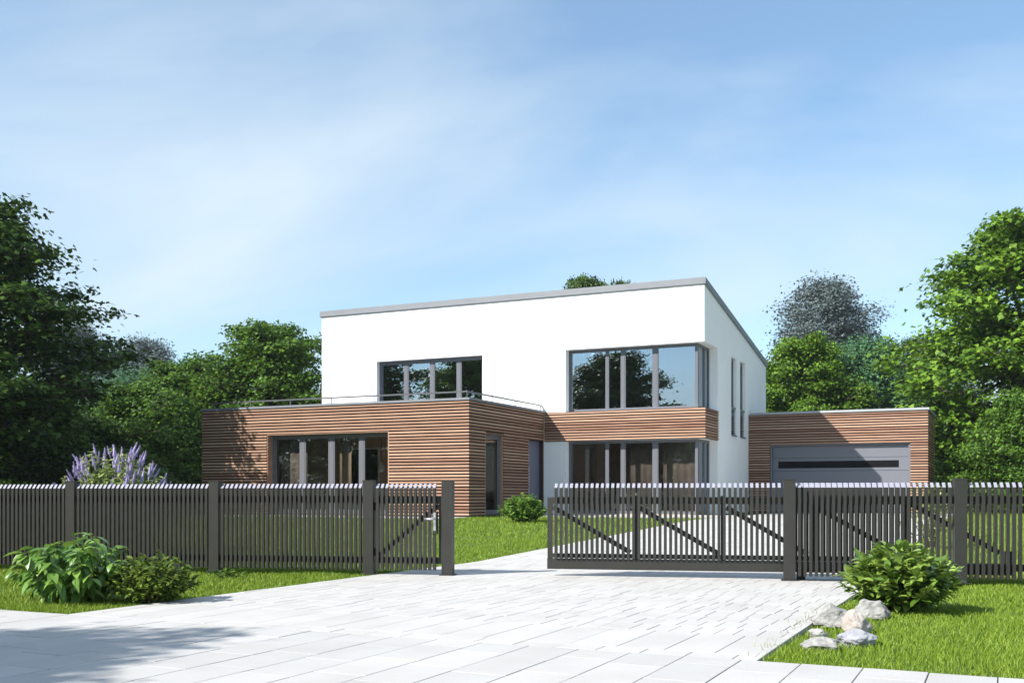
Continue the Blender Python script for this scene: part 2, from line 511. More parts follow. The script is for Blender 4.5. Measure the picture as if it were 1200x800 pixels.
# pale paving round the house
b = MB()
b.box(BL - 0.9, BR + 0.02, BF - 0.85, BF + 0.2, Z0 - 0.1, Z0 + 0.002)
b.box(BR + 0.03, DRIVE_L - 0.01, 28.3, YF + 0.3, Z0 - 0.1, Z0 + 0.004)
o = b.build('terrace_paving', M['paver']); tag(o, 'pale paving strip along the foot of the house', 'paving', kind='structure')

# ------------------------------------------------------------------ grass
def is_lawn(x, y):
    right = (x > DRIVE_R + 0.02) & (y > WALK_Y + 0.02)
    left = (x < DRIVE_L - 0.02) & (y > WALK_Y + 0.02)
    lawn = right | left
    lawn &= ~((x > BL - 0.9) & (x < BR + 0.05) & (y > BF - 0.85))
    lawn &= ~((x >= BR) & (x < DRIVE_L) & (y > 28.3))
    lawn &= ~((x > XL) & (x < GR + 0.1) & (y > YF))
    lawn &= ~((x > GL) & (x < GR + 0.1) & (y > GF - 0.2))
    return lawn

def grass(name, bands, mat, seed, label):
    rs = np.random.default_rng(seed)
    V, F3, F4, base = [], [], [], 0
    for (d0, d1, dens, h, w, seg) in bands:
        half = 0.52 * d1 + 1.5
        n = int(dens * (d1 - d0) * 2 * half)
        X = rs.uniform(-half, half, n); Y = rs.uniform(d0, d1, n)
        x = CT * X - ST * Y; y = ST * X + CT * Y
        k = is_lawn(x, y) & (np.abs(X) < 0.52 * Y + 1.5)
        # patchy growth
        pn = 0.5 + 0.25 * np.sin(x * 2.1 + 1.3 * np.sin(y * 1.7)) + 0.25 * np.sin(y * 2.9 + 1.1 * np.sin(x * 2.3))
        k &= rs.uniform(0, 1, n) < 0.55 + 0.45 * pn
        x, y, pn = x[k], y[k], pn[k]; n = len(x)
        if n == 0: continue
        z = ground_z_np(y) - 0.035
        a = rs.uniform(0, 2 * math.pi, n)
        hh = h * rs.uniform(0.55, 1.25, n) * (0.75 + 0.5 * pn); ww = w * rs.uniform(0.7, 1.3, n)
        lean = hh * rs.uniform(0.15, 0.85, n); la = rs.uniform(0, 2 * math.pi, n)
        dx, dy = np.cos(a) * ww / 2, np.sin(a) * ww / 2
        lx, ly = np.cos(la) * lean, np.sin(la) * lean
        p0 = np.stack([x - dx, y - dy, z], 1); p1 = np.stack([x + dx, y + dy, z], 1)
        tip = np.stack([x + lx, y + ly, z + hh], 1)
        if seg == 2:
            m0 = np.stack([x - dx * .75 + lx * .35, y - dy * .75 + ly * .35, z + hh * .6], 1)
            m1 = np.stack([x + dx * .75 + lx * .35, y + dy * .75 + ly * .35, z + hh * .6], 1)
            v = np.stack([p0, p1, m1, m0, tip], 1).reshape(-1, 3)
            i = base + np.arange(n) * 5
            F4.append(np.stack([i, i + 1, i + 2, i + 3], 1)); F3.append(np.stack([i + 3, i + 2, i + 4], 1))
            base += n * 5
        else:
            v = np.stack([p0, p1, tip], 1).reshape(-1, 3)
            i = base + np.arange(n) * 3
            F3.append(np.stack([i, i + 1, i + 2], 1)); base += n * 3
        V.append(v)
    faces = ([np.concatenate(F4)] if F4 else []) + [np.concatenate(F3)]
    me = np_mesh(name, np.concatenate(V), faces, mat)
    o = put(name, me); tag(o, label, 'grass', kind='stuff')
    return o

grass('grass', [(4.2, 7, 6500, .046, .005, 2), (7, 10, 4800, .046, .006, 2), (10, 14.5, 2900, .046, .008, 2),
                (14.5, 21, 1300, .055, .013, 1), (21, 30, 600, .06, .02, 1), (30, 48, 130, .10, .04, 1)],
      M['grass'], 5, 'short green lawn grass on both sides of the drive')

# pale tufts spilling over the paving edge by the rocks
rs = np.random.default_rng(41); nt = 70
ty = rs.uniform(WALK_Y + .15, 9.6, nt); cl = np.floor(rs.uniform(0, 9, nt))
ty = WALK_Y + .25 + cl * .36 + rs.normal(0, .07, nt); tx = DRIVE_R + .0 + rs.normal(0, .06, nt) - .05
th_ = rs.uniform(.02, .06, nt); ta = rs.uniform(0, 6.28, nt); tl = rs.uniform(.0, .06, nt)
p0 = np.stack([tx - .003, ty, 0 * tx - .01], 1); p1 = np.stack([tx + .003, ty + .002, 0 * tx - .01], 1)
p2 = np.stack([tx + np.cos(ta) * tl, ty + np.sin(ta) * tl, th_], 1)
i = np.arange(nt) * 3
o = put('pale_grass', np_mesh('pale_grass', np.stack([p0, p1, p2], 1).reshape(-1, 3), [np.stack([i, i + 1, i + 2], 1)], M['grass_dry']))
tag(o, 'pale dry grass tufts spilling over the paving edge by the rocks', 'grass', kind='stuff')

# ------------------------------------------------------------------ house
house = thing('house', ((XL + XR) / 2, YF, Z0), 'white cubic two-storey house with timber-clad ground floor block and roof terrace', 'house')

def wall_grid(b, axis, a0, a1, z0, z1, p0, p1, openings):
    """wall in the plane of `axis` from a0 to a1, thickness p0..p1, with rectangular openings (a,a,z,z)"""
    As = sorted({a0, a1, *[min(max(v, a0), a1) for o in openings for v in o[:2]]})
    Zs = sorted({z0, z1, *[min(max(v, z0), z1) for o in openings for v in o[2:]]})
    for zi in range(len(Zs) - 1):
        run = None
        cells = []
        for ai in range(len(As) - 1):
            ca, cz = (As[ai] + As[ai + 1]) / 2, (Zs[zi] + Zs[zi + 1]) / 2
            hole = any(o[0] < ca < o[1] and o[2] < cz < o[3] for o in openings)
            if hole:
                if run: cells.append(run); run = None
            else:
                run = (run[0], As[ai + 1]) if run else (As[ai], As[ai + 1])
        if run: cells.append(run)
        for (u, v) in cells:
            if axis == 'x': b.box(u, v, p0, p1, Zs[zi], Zs[zi + 1])
            else: b.box(p0, p1, u, v, Zs[zi], Zs[zi + 1])

def roof_z(y): return 7.81 - 0.165 * (y - YF)
TH = 0.35
WX0 = -13.14                    # left edge of the big corner windows
CW_END = YF + 1.72              # where the corner window ends on the side wall
front_open = [(-20.55, -16.24, 3.66, 5.83), (WX0, XR + 1, 3.75, 5.82), (WX0, XR + 1, Z0 - 1, 2.78)]
b = MB()
wall_grid(b, 'x', XL, XR, Z0, 7.3, YF, YF + TH, front_open)
b.hexa([(XL, YF, 7.3), (XR, YF, 7.3), (XR, YF + TH, 7.3), (XL, YF + TH, 7.3),
        (XL, YF, roof_z(YF) - .2), (XR, YF, roof_z(YF) - .2), (XR, YF + TH, roof_z(YF + TH) - .2), (XL, YF + TH, roof_z(YF + TH) - .2)])
wf = b.build('front_wall', M['render'], house)
b = MB()
side_open = [(YF, CW_END, 3.75, 5.82), (YF, CW_END, Z0 - 1, 2.78), (35.73, 36.50, 3.05, 5.76), (37.08, 37.90, 3.05, 5.76)]
ys = YF + TH
wall_grid(b, 'y', ys, YB, Z0, 6.0, XR - TH, XR, side_open)
def slanted(b, x0, x1, y0, y1, zb):
    b.hexa([(x0, y0, zb), (x1, y0, zb), (x1, y1, zb), (x0, y1, zb),
            (x0, y0, roof_z(y0) - .2), (x1, y0, roof_z(y0) - .2), (x1, y1, roof_z(y1) - .2), (x0, y1, roof_z(y1) - .2)])
slanted(b, XR - TH, XR, ys, YB, 6.0)
ws = b.build('side_wall', M['render'], house)
b = MB()
b.box(XL, XL + TH, ys, YB, Z0, 6.0); slanted(b, XL, XL + TH, ys, YB, 6.0)
b.build('side_wall', M['render'], house)
b = MB(); b.box(XL + TH, XR - TH, YB - TH, YB - 0.002, Z0, 6.04)
b.build('rear_wall', M['render'], house)
b = MB()
o_ = 0.06
b.hexa([(XL - o_, YF - o_, roof_z(YF - o_) - .2), (XR + o_, YF - o_, roof_z(YF - o_) - .2), (XR + o_, YB + o_, roof_z(YB + o_) - .2), (XL - o_, YB + o_, roof_z(YB + o_) - .2),
        (XL - o_, YF - o_, roof_z(YF - o_)), (XR + o_, YF - o_, roof_z(YF - o_)), (XR + o_, YB + o_, roof_z(YB + o_)), (XL - o_, YB + o_, roof_z(YB + o_))])
b.build('roof', M['zinc'], house)
b = MB()
b.box(XL + TH, XR - 0.40, ys + .02, YB - TH, 3.22, 3.50)
b.build('upper_floor', M['plaster'], house)
b = MB(); b.box(BL + .32, BR - .32, BF + .32, YF - .01, Z0 - .02, Z0 + .02); b.box(XL + TH, XR - .36, YF + .01, YB - TH, Z0 - .02, Z0 + .022)
b.build('ground_floor', M['floor'], house)
b = MB()
b.box(XL + TH, XR - TH - .02, 37.3, 37.42, Z0 + .03, 3.2)
b.box(XL + TH, XR - TH - .02, 36.6, 36.72, 3.51, 6.6)
b.box(-15.6, -15.5, YF + TH, 36.58, 3.51, 6.7)
b.build('partition_wall', M['plaster'], house)

# --- cladding in single slats
unit = MB(); unit.box(-.5, .5, -.5, .5, -.5, .5)
slat_x = unit.mesh('cladding_slat', M['wood']); slat_y = unit.mesh('cladding_slat_side', M['wood_side'])
rs_ = random.Random(21)
def clad(parent, axis, a0, a1, z0, z1, plane, out, openings=(), pitch=0.092, hgt=0.050, thick=0.034):
    """rows of horizontal slats in front of `plane`; out is the sign of the outward direction"""
    n = int(round((z1 - z0) / pitch)); pitch = (z1 - z0) / n
    for i in range(n):
        za = z0 + i * pitch; zc = za + pitch / 2
        segs = [(a0, a1)]
        for o in openings:
            if o[2] - 0.02 < zc < o[3] + 0.02:
                new = []
                for (u, v) in segs:
                    if o[1] <= u or o[0] >= v: new.append((u, v)); continue
                    if o[0] > u: new.append((u, o[0]))
                    if o[1] < v: new.append((o[1], v))
                segs = new
        for (u, v) in segs:
            if v - u < 0.03: continue
            j = rs_.uniform(-.002, .002)
            pc = plane + out * (thick / 2 + j)
            if axis == 'x': put('slat', slat_x, parent, loc=((u + v) / 2, pc, zc), scale=(v - u, thick, hgt))
            else: put('slat', slat_y, parent, loc=(pc, (u + v) / 2, zc), scale=(thick, v - u, hgt))

TB = 3.74   # top of the timber
bw_open = [(-21.15, -16.62, Z0 - 1, 2.92)]
bs_open = [(BF + 1.10, BF + 2.33, Z0 - 1, 2.86), (BF + 4.25, YF - 0.04, Z0 - 1, 2.80)]
b = MB(); wall_grid(b, 'x', BL, BR - .04, Z0, TB, BF + .04, BF + .32, bw_open)
cf = b.build('timber_front_wall', M['membrane'], house)
clad(cf, 'x', BL, BR, Z0 + .03, TB, BF + .04, -1, bw_open)
b = MB(); wall_grid(b, 'y', BF + .32, YF - .003, Z0, TB, BR - .32, BR - .04, bs_open)
cs = b.build('timber_side_wall', M['membrane'], house)
clad(cs, 'y', BF + .045, YF - .045, Z0 + .03, TB, BR - .04, 1, bs_open)
b = MB(); b.box(BL, BL + .3, BF + .32, YF + 1.5, Z0, TB); b.box(BL + .3, XL - .003, YF + 1.2, YF + 1.5, Z0, TB)
b.build('timber_rear_wall', M['membrane'], house)
# reveals of the openings in timber
def reveal(*a):
    r = MB(); r.box(*a); r.build('window_reveal', M['wood_side'], house)
reveal(-21.15, -21.12, BF + .03, BF + .33, Z0, 2.92)
reveal(-16.65, -16.62, BF + .03, BF + .33, Z0, 2.92)
reveal(-21.12, -16.65, BF + .03, BF + .33, 2.89, 2.92)
reveal(BR - .33, BR - .03, BF + 2.30, BF + 2.33, Z0, 2.86)
reveal(BR - .33, BR - .03, BF + 1.10, BF + 1.13, Z0, 2.86)
reveal(BR - .33, BR - .03, BF + 1.13, BF + 2.30, 2.83, 2.86)

# terrace roof and its flashing
b = MB(); b.box(BL + .31, BR - .33, BF + .33, YF - .01, 3.40, 3.58)
b.build('terrace_slab', M['zinc'], house)
b = MB()
b.box(BL - .03, BR + .03, BF - .03, BF + .34, TB + .002, 3.81)
b.box(BR - .34, BR + .03, BF + .34, YF - .003, TB + .002, 3.81)
b.box(BL - .03, BL + .34, BF + .34, YF + 1.52, TB + .002, 3.81)
b.build('flashing', M['zinc'], house)
# spandrel band between the corner windows
b = MB(); b.box(BR + .001, XR + .012, YF - .012, YF - .001, 2.775, 3.755); b.box(XR + .001, XR + .012, YF, CW_END - .03, 2.775, 3.755)
band = b.build('timber_band', M['membrane'], house)
clad(band, 'x', BR + .002, XR + .05, 2.78, 3.75, YF - .012, -1)
clad(band, 'y', YF - .011, CW_END - .03, 2.78, 3.75, XR + .012, 1)

# --- railing
rl = MB()
zr = 3.995
rl.bar((BL + .3, BF + .12, zr), (BR - .10, BF + .12, zr), .05, .042)
rl.bar((BR - .12, BF + .145, zr), (BR - .12, YF - .02, zr), .05, .042)
rail = rl.build('railing', M['rail'], house)
for xx in np.linspace(BL + .33, BR - .12, 7):
    p = MB(); p.box(xx - .012, xx + .012, BF + .108, BF + .132, 3.81, zr - .015); p.build('railing_post', M['rail'], rail)
for yy in (BF + 1.75, BF + 3.4, YF - .1):
    p = MB(); p.box(BR - .132, BR - .108, yy - .012, yy + .012, 3.81, zr - .015); p.build('railing_post', M['rail'], rail)

# --- windows
def window(parent, axis, a0, a1, z0, z1, plane, out, mull, gmat, fw=.07, dep=.07, name='window', widths=None):
    """frame ring + mullions + one pane per bay, front face at `plane`"""
    def bx(b, u, v, zz0, zz1, d0, d1):
        p, q = sorted((plane - out * d0, plane - out * d1))
        if axis == 'x': b.box(u, v, p, q, zz0, zz1)
        else: b.box(p, q, u, v, zz0, zz1)
    b = MB()
    bx(b, a0, a0 + fw, z0, z1, 0, dep); bx(b, a1 - fw, a1, z0, z1, 0, dep)
    bx(b, a0 + fw, a1 - fw, z1 - fw, z1, 0.002, dep); bx(b, a0 + fw, a1 - fw, z0, z0 + fw, 0.002, dep)
    w = b.build(name, M['frame'], parent)
    edges = [a0 + fw]
    for i, mm in enumerate(mull):
        hw = (widths[i] if widths else .10) / 2
        c = MB(); bx(c, mm - hw, mm + hw, z0 + fw, z1 - fw, 0.004, dep - .004); c.build('mullion', M['frame'], w)
        edges += [mm - hw, mm + hw]
    edges.append(a1 - fw)
    for i in range(0, len(edges), 2):
        c = MB(); bx(c, edges[i], edges[i + 1], z0 + fw, z1 - fw, dep * .5, dep * .5 + .012); c.build('pane', gmat, w)
        s = MB(); e0, e1 = edges[i], edges[i + 1]           # slim sash round each pane
        sw = .035
        bx(s, e0, e0 + sw, z0 + fw, z1 - fw, .012, dep * .5 - .001); bx(s, e1 - sw, e1, z0 + fw, z1 - fw, .012, dep * .5 - .001)
        bx(s, e0 + sw, e1 - sw, z1 - fw - sw, z1 - fw, .012, dep * .5 - .001); bx(s, e0 + sw, e1 - sw, z0 + fw, z0 + fw + sw, .012, dep * .5 - .001)
        s.build('sash', M['frame'], w)
    return w
cwx = XR - .30
m_x = [-13.9 + 2.117, -13.9 + 2.67, -13.9 + 3.765]
window(house, 'x', WX0, cwx + .02, 3.75, 5.82, YF + .28, -1, m_x, M['glass'], fw=.06, widths=[.05, .10, .13])
window(house, 'y', YF + .355, CW_END, 3.75, 5.82, cwx + .02, 1, [YF + 1.15], M['glass'], fw=.06)
window(house, 'x', WX0, cwx + .02, Z0 + .02, 2.78, YF + .28, -1, m_x, M['glass_low'], fw=.06, widths=[.05, .10, .13])
window(house, 'y', YF + .355, CW_END, Z0 + .02, 2.78, cwx + .02, 1, [YF + 1.15], M['glass_low'], fw=.06)
window(house, 'x', -20.55, -16.24, 3.66, 5.83, YF + .20, -1, [-20.55 + 4.31 * .26, -20.55 + 4.31 * .51, -20.55 + 4.31 * .76], M['glass'], fw=.10, widths=[.13, .13, .13])
window(house, 'x', -21.12, -16.65, Z0 + .05, 2.89, BF + .27, -1, [-21.12 + 4.47 * .26, -21.12 + 4.47 * .505, -21.12 + 4.47 * .755], M['glass_low'], fw=.10, widths=[.17, .17, .15])
window(house, 'y', BF + 1.13, BF + 2.30, Z0 + .05, 2.83, BR - .13, 1, [], M['glass_low'], fw=.10)
for (ya, yb) in ((35.73, 36.50), (37.08, 37.90)):
    w = window(house, 'y', ya, yb, 3.05, 5.76, XR - .11, 1, [], M['glass'], fw=.07, name='narrow_window')
    p = MB(); p.box(XR - .05, XR - .038, ya + .01, yb - .01, 3.12, 3.98); p.build('balustrade_pane', M['glass_low'], w)
    p = MB(); p.box(XR - .07, XR - .02, ya + .002, yb - .002, 3.98, 4.05); p.box(XR - .065, XR - .025, ya + .002, ya + .04, 3.07, 3.98); p.build('balustrade_rail', M['frame'], w)
    p = MB(); p.box(XR - .10, XR + .04, ya + .001, yb - .001, 3.035, 3.065); p.build('sill', M['frame'], w)
# entrance door in the side of the timber block
b = MB(); b.box(BR - .24, BR - .18, BF + 4.26, YF - .05, Z0 + .02, 2.79)
dr = b.build('entrance_door', M['entry'], house)
p = MB(); p.box(BR - .18, BR - .172, BF + 4.42, BF + 5.2, Z0 + .2, 2.6); p.build('door_panel', M['entry'], dr)
p = MB(); p.tube([(BR - .13, BF + 4.5, 1.0), (BR - .13, BF + 4.5, 1.9)], [.015, .015], 8); p.bar((BR - .17, BF + 4.5, 1.05), (BR - .13, BF + 4.5, 1.05), .015, .015); p.bar((BR - .17, BF + 4.5, 1.85), (BR - .13, BF + 4.5, 1.85), .015, .015); p.build('handle', M['steel'], dr)
# living room behind the front window
b = MB()
wall_grid(b, 'x', BL + .35, BR - .35, Z0 + .03, 3.38, 29.9, 30.0, [(-20.35, -19.0, Z0 - 1, 2.55), (-18.35, -17.3, Z0 - 1, 2.5)])
b.build('room_wall', M['plaster'], house)
b = MB(); b.box(BL + .35, BR - .35, 31.6, 31.7, Z0 + .03, 3.38); b.build('hall_wall', M['int_dark'], house)
b = MB(); b.box(-19.06, -18.98, 29.86, 29.898, Z0 + .03, 2.6); b.box(-20.43, -20.35, 29.86, 29.898, Z0 + .03, 2.6); b.box(-20.35, -19.06, 29.86, 29.898, 2.54, 2.6); b.build('door_casing', M['lamp_white'], house)

pl = thing('pendant_lamp', (-17.92, 28.3, 1.93), 'small white teardrop pendant lamp hanging behind the timber block window', 'lamp')
p = MB(); zz = [1.72, 1.74, 1.80, 1.88, 1.97, 2.05]; rr = [.05, .085, .10, .085, .05, .02]
p.tube([(-17.92, 28.3, q) for q in zz], rr, 14); p.build('shade', M['lamp_white'], pl, smooth=True)
p = MB(); p.tube([(-17.92, 28.3, 2.05), (-17.92, 28.3, 3.40)], [.006, .006], 6); p.build('cord', M['int_dark'], pl)

sf = thing('sofa', (-15.1, 28.9, Z0 + .02), 'pale sofa with olive cushion seen through the narrow glass door', 'sofa')
def soft(name, x0, x1, y0, y1, z0, z1, mat, par):
    bm = bmesh.new(); bmesh.ops.create_cube(bm, size=1)
    for v in bm.verts: v.co = ((x0 + x1) / 2 + v.co.x * (x1 - x0), (y0 + y1) / 2 + v.co.y * (y1 - y0), (z0 + z1) / 2 + v.co.z * (z1 - z0))
    bmesh.ops.bevel(bm, geom=bm.edges[:], offset=min(x1 - x0, y1 - y0, z1 - z0) * .25, segments=3, affect='EDGES')
    me = bpy.data.meshes.new(name); bm.to_mesh(me); bm.free(); me.materials.append(mat)
    return put(name, me, par)
soft('seat', -15.6, -14.6, 27.9, 29.9, Z0 + .12, Z0 + .42, M['sofa'], sf)
soft('backrest', -15.95, -15.58, 27.9, 29.9, Z0 + .12, Z0 + .82, M['sofa'], sf)
soft('armrest', -15.6, -14.65, 27.65, 27.9, Z0 + .12, Z0 + .6, M['sofa'], sf)
soft('armrest', -15.6, -14.65, 29.9, 30.15, Z0 + .12, Z0 + .6, M['sofa'], sf)
soft('cushion', -15.55, -15.3, 28.7, 29.2, Z0 + .43, Z0 + .88, M['cushion'], sf)
for (fx, fy) in ((-15.9, 27.7), (-14.75, 27.7), (-15.9, 30.05), (-14.75, 30.05)):
    p = MB(); p.box(fx - .03, fx + .03, fy - .03, fy + .03, Z0 + .024, Z0 + .125); p.build('foot', M['int_dark'], sf)

def curtain(x0, x1, y, z0, z1, mat, label):
    b = MB(); n_ = int((x1 - x0) / .035); rows = []
    for side in (0, .006):
        for i in range(n_ + 1):
            xx = x0 + (x1 - x0) * i / n_; yy = y + .014 * math.sin(i * .9) + .012 * math.sin(i * .37) + side
            b.v += [(xx, yy, z0), (xx, yy, z1)]
    m_ = 2 * (n_ + 1)
    for i in range(n_):
        a = 2 * i
        b.f += [(a, a + 2, a + 3, a + 1), (m_ + a, m_ + a + 1, m_ + a + 3, m_ + a + 2), (a + 1, a + 3, m_ + a + 3, m_ + a + 1), (a, m_ + a, m_ + a + 2, a + 2)]; b.m += [0] * 4
    o = b.build('curtain', mat, smooth=True); tag(o, label, 'curtain', 'curtains behind the ground floor panes')
M['curtain'] = simple('brown_curtain', (0.19, 0.155, 0.125), 0.95, noise=0.1, nscale=5)
M['curtain_tan'] = simple('tan_curtain', (0.34, 0.25, 0.17), 0.95, noise=0.1, nscale=5)
curtain(-21.02, -20.02, BF + .62, Z0 + .04, 2.98, M['curtain'], 'brown curtain behind the outermost pane of the timber block window')
curtain(-18.80, -18.35, BF + .64, Z0 + .04, 2.98, M['curtain_tan'], 'narrow tan curtain behind the third pane of the timber block window')
curtain(-10.02, -8.95, YF + .78, Z0 + .05, 3.15, M['curtain'], 'added brown curtain toning the widest ground floor pane below the timber band like mirrored foliage')  # this and next: added, brown stands in for foliage mirrored in the pane
curtain(-11.15, -10.2, YF + .80, Z0 + .05, 3.15, M['curtain'], 'added brown curtain toning the middle ground floor pane below the timber band like mirrored foliage')
b = MB(); b.box(BL + .33, BR - .35, BF + .35, YF - .02, 3.36, 3.395); b.build('ceiling', M['lamp_white'], house)

# ------------------------------------------------------------------ garage
gar = thing('garage', ((GL + GR) / 2, GF, Z0), 'low flat-roofed timber-clad garage with wide grey door beside the white house', 'garage')
g_open = [(-7.67, -2.86, Z0 - 1, 2.83)]
b = MB(); wall_grid(b, 'x', GL + .003, GR - .04, Z0, 3.92, GF + .04, GF + .32, g_open)
gw = b.build('timber_front_wall', M['membrane'], gar)
clad(gw, 'x', GL + .003, GR, Z0 + .03, 3.92, GF + .04, -1, g_open)
b = MB(); b.box(GR - .32, GR - .04, GF + .32, GB, Z0, 3.92)
gs = b.build('timber_side_wall', M['membrane'], gar)
clad(gs, 'y', GF + .045, GB, Z0 + .03, 3.92, GR - .04, 1)
b = MB(); b.box(GL + .003, GR - .33, GB - .3, GB, Z0, 3.92); b.box(GL + .003, GL + .2, YB + .1, GB - .3, Z0, 3.92); b.build('rear_wall', M['membrane'], gar)
b = MB(); b.box(XR + .09, GR + .04, GF - .04, GB + .03, 3.921, 4.0); b.build('roof', M['zinc_light'], gar)
b = MB(); b.box(-7.67, -7.60, GF + .10, GF + .3, Z0, 2.83); b.box(-2.93, -2.86, GF + .10, GF + .3, Z0, 2.83); b.box(-7.60, -2.93, GF + .10, GF + .3, 2.76, 2.83)
b.build('door_frame', M['door_grey'], gar)
b = MB(); b.box(-7.60, -2.93, GF + .235, GF + .28, Z0, 2.76)
gd = b.build('garage_door', M['int_dark'], gar)
zz = [Z0 + .02, .86, 1.36, 1.86, 2.33, 2.757]
for i in range(5):
    p = MB()
    if i == 3:
        wall_grid(p, 'x', -7.595, -2.935, zz[i] + .006, zz[i + 1] - .006, GF + .20, GF + .234, [(-7.40, -3.25, 1.96, 2.21)])
    else:
        p.box(-7.595, -2.935, GF + .20, GF + .234, zz[i] + .006, zz[i + 1] - .006)
    p.build('door_panel', M['door_grey'], gd)
p = MB(); p.box(-7.40, -3.25, GF + .212, GF + .233, 1.96, 2.21); p.build('strip_window', M['slot'], gd)

# ------------------------------------------------------------------ fence and gates
FA = YAW - math.atan(0.2)               # direction of the fence line
F0 = Vector((*c2h(0, 13.0), 0))
FD = Vector((math.cos(FA), math.sin(FA), 0)); FN = Vector((-FD.y, FD.x, 0))
def fp(s, d=0.0, z=0.0):
    q = F0 + FD * s + FN * d
    return (q.x, q.y, z)
# shared meshes in fence axes (x along, y away from the street)
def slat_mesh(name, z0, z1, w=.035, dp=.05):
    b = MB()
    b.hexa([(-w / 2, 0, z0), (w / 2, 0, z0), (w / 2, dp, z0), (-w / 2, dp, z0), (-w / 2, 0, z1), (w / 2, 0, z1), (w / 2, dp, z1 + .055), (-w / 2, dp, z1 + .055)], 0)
    b.m[1] = 1  # sloped top face takes the paler sky-lit colour
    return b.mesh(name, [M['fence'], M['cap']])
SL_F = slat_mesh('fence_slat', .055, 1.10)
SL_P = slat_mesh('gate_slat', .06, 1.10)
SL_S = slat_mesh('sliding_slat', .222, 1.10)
def post_mesh(name, w, h, plate=True):
    b = MB()
    b.box(-w / 2, w / 2, -w / 2, w / 2, 0.0, h - .012)
    b.box(-w / 2 - .004, w / 2 + .004, -w / 2 - .004, w / 2 + .004, h - .012, h)
    if plate: b.box(-w / 2 - .025, w / 2 + .025, -w / 2 - .025, w / 2 + .025, 0.0, .014)
    return b.mesh(name, M['fence'])
POST = post_mesh('fence_post', .135, 1.20)
def fthing(name, s, d, label, cat, group=None):
    t = thing(name, fp(s, d), label, cat, group, rotz=FA, world=False)
    t['_s'] = s
    FO[t.name] = (s, d)
    return t
FO = {}
def fpart(name, me, par, s, d, z=0.0, sub=None):
    """place a part of a fence thing at fence coordinates (s, d)"""
    o = bpy.data.objects.new(name, me); COL.objects.link(o); o.parent = par
    ps, pd = FO[par.name]
    o.location = (s - ps, d - pd, z)
    FO[o.name] = (s, d)
    return o
def fbar(name, par, s0, s1, d0, d1, z0, z1, mat=None):
    ps, pd = FO[par.name]
    b = MB(); b.box(s0 - ps, s1 - ps, d0 - pd, d1 - pd, z0, z1)
    o = bpy.data.objects.new(name, b.mesh(name, mat or M['fence'])); COL.objects.link(o); o.parent = par
    return o
def fdiag(name, par, s0, z0, s1, z1, d0, d1, h):
    ps, pd = FO[par.name]
    b = MB(); b.bar((s0 - ps, (d0 + d1) / 2 - pd, z0), (s1 - ps, (d0 + d1) / 2 - pd, z1), d1 - d0, h)
    o = bpy.data.objects.new(name, b.mesh(name, M['fence'])); COL.objects.link(o); o.parent = par
    return o
PITCH = .0645
def fence_run(label, posts, ends):
    s_mid = (posts[0] + posts[-1]) / 2
    t = fthing('picket_fence', s_mid, 0, label, 'fence', 'fence runs along the plot front')
    for s in posts: fpart('post', POST, t, s, 0)
    for a, b_ in zip(ends[:-1], ends[1:]):
        lo, hi = a + .07 + .012, b_ - .07 - .012
        n = int(round((hi - lo) / PITCH)); st = (hi - lo) / n
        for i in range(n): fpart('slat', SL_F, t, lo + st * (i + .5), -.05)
        fbar('rail', t, a + .068, b_ - .068, .002, .045, .91, 1.0)
        fbar('rail', t, a + .068, b_ - .068, .002, .045, .14, .22)
    return t
fence_run('dark slatted metal fence with sloped pale slat tops behind the drooping leafy bush', [-8.22, -6.11, -4.0, -1.866], [-8.22, -6.11, -4.0, -1.866])
fence_run('dark slatted metal fence running behind the round glossy bush and rocks', [3.353, 5.25, 7.25], [3.353, 5.25, 7.25])
t = fthing('gate_post', -.825, 0, 'square dark metal post closing the small garden gate', 'post'); fpart('post', POST, t, -.825, 0); 
p = fbar('strike_plate', t, -.900, -.888, -.03, .03, .55, 1.0)

gg = fthing('garden_gate', -1.34, 0, 'narrow dark slatted garden gate with pale lever handle', 'gate')
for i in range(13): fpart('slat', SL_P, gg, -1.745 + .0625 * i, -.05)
fbar('rail', gg, -1.77, -.90, .002, .045, .90, 1.0); fbar('rail', gg, -1.77, -.90, .002, .045, .14, .22)
fbar('stile', gg, -.945, -.903, .002, .045, .22, .90); fbar('stile', gg, -1.775, -1.735, .002, .045, .22, .90)
fdiag('brace', gg, -1.73, .24, -.95, .88, .004, .043, .055)
lb = fbar('lock_box', gg, -1.01, -.955, -.062, .001, .52, .80)
ps = FO[gg.name][0]
b = MB(); b.box(-.998 - ps, -.968 - ps, -.068, -.0625, .56, .79); o = b.build('handle_plate', M['steel'], None); o.parent = gg
b = MB(); b.tube([(-.983 - ps, -.068, .71), (-.983 - ps, -.12, .71), (-1.0 - ps, -.125, .71), (-1.10 - ps, -.12, .705)], [.013, .013, .015, .016], 8); o = b.build('lever', M['steel'], None, smooth=True); o.parent = gg
for zz in (.28, .86):
    b = MB(); b.tube([(-1.785 - ps, .02, zz - .05), (-1.785 - ps, .02, zz + .05)], [.016, .016], 8); o = b.build('hinge', M['fence'], None); o.parent = gg

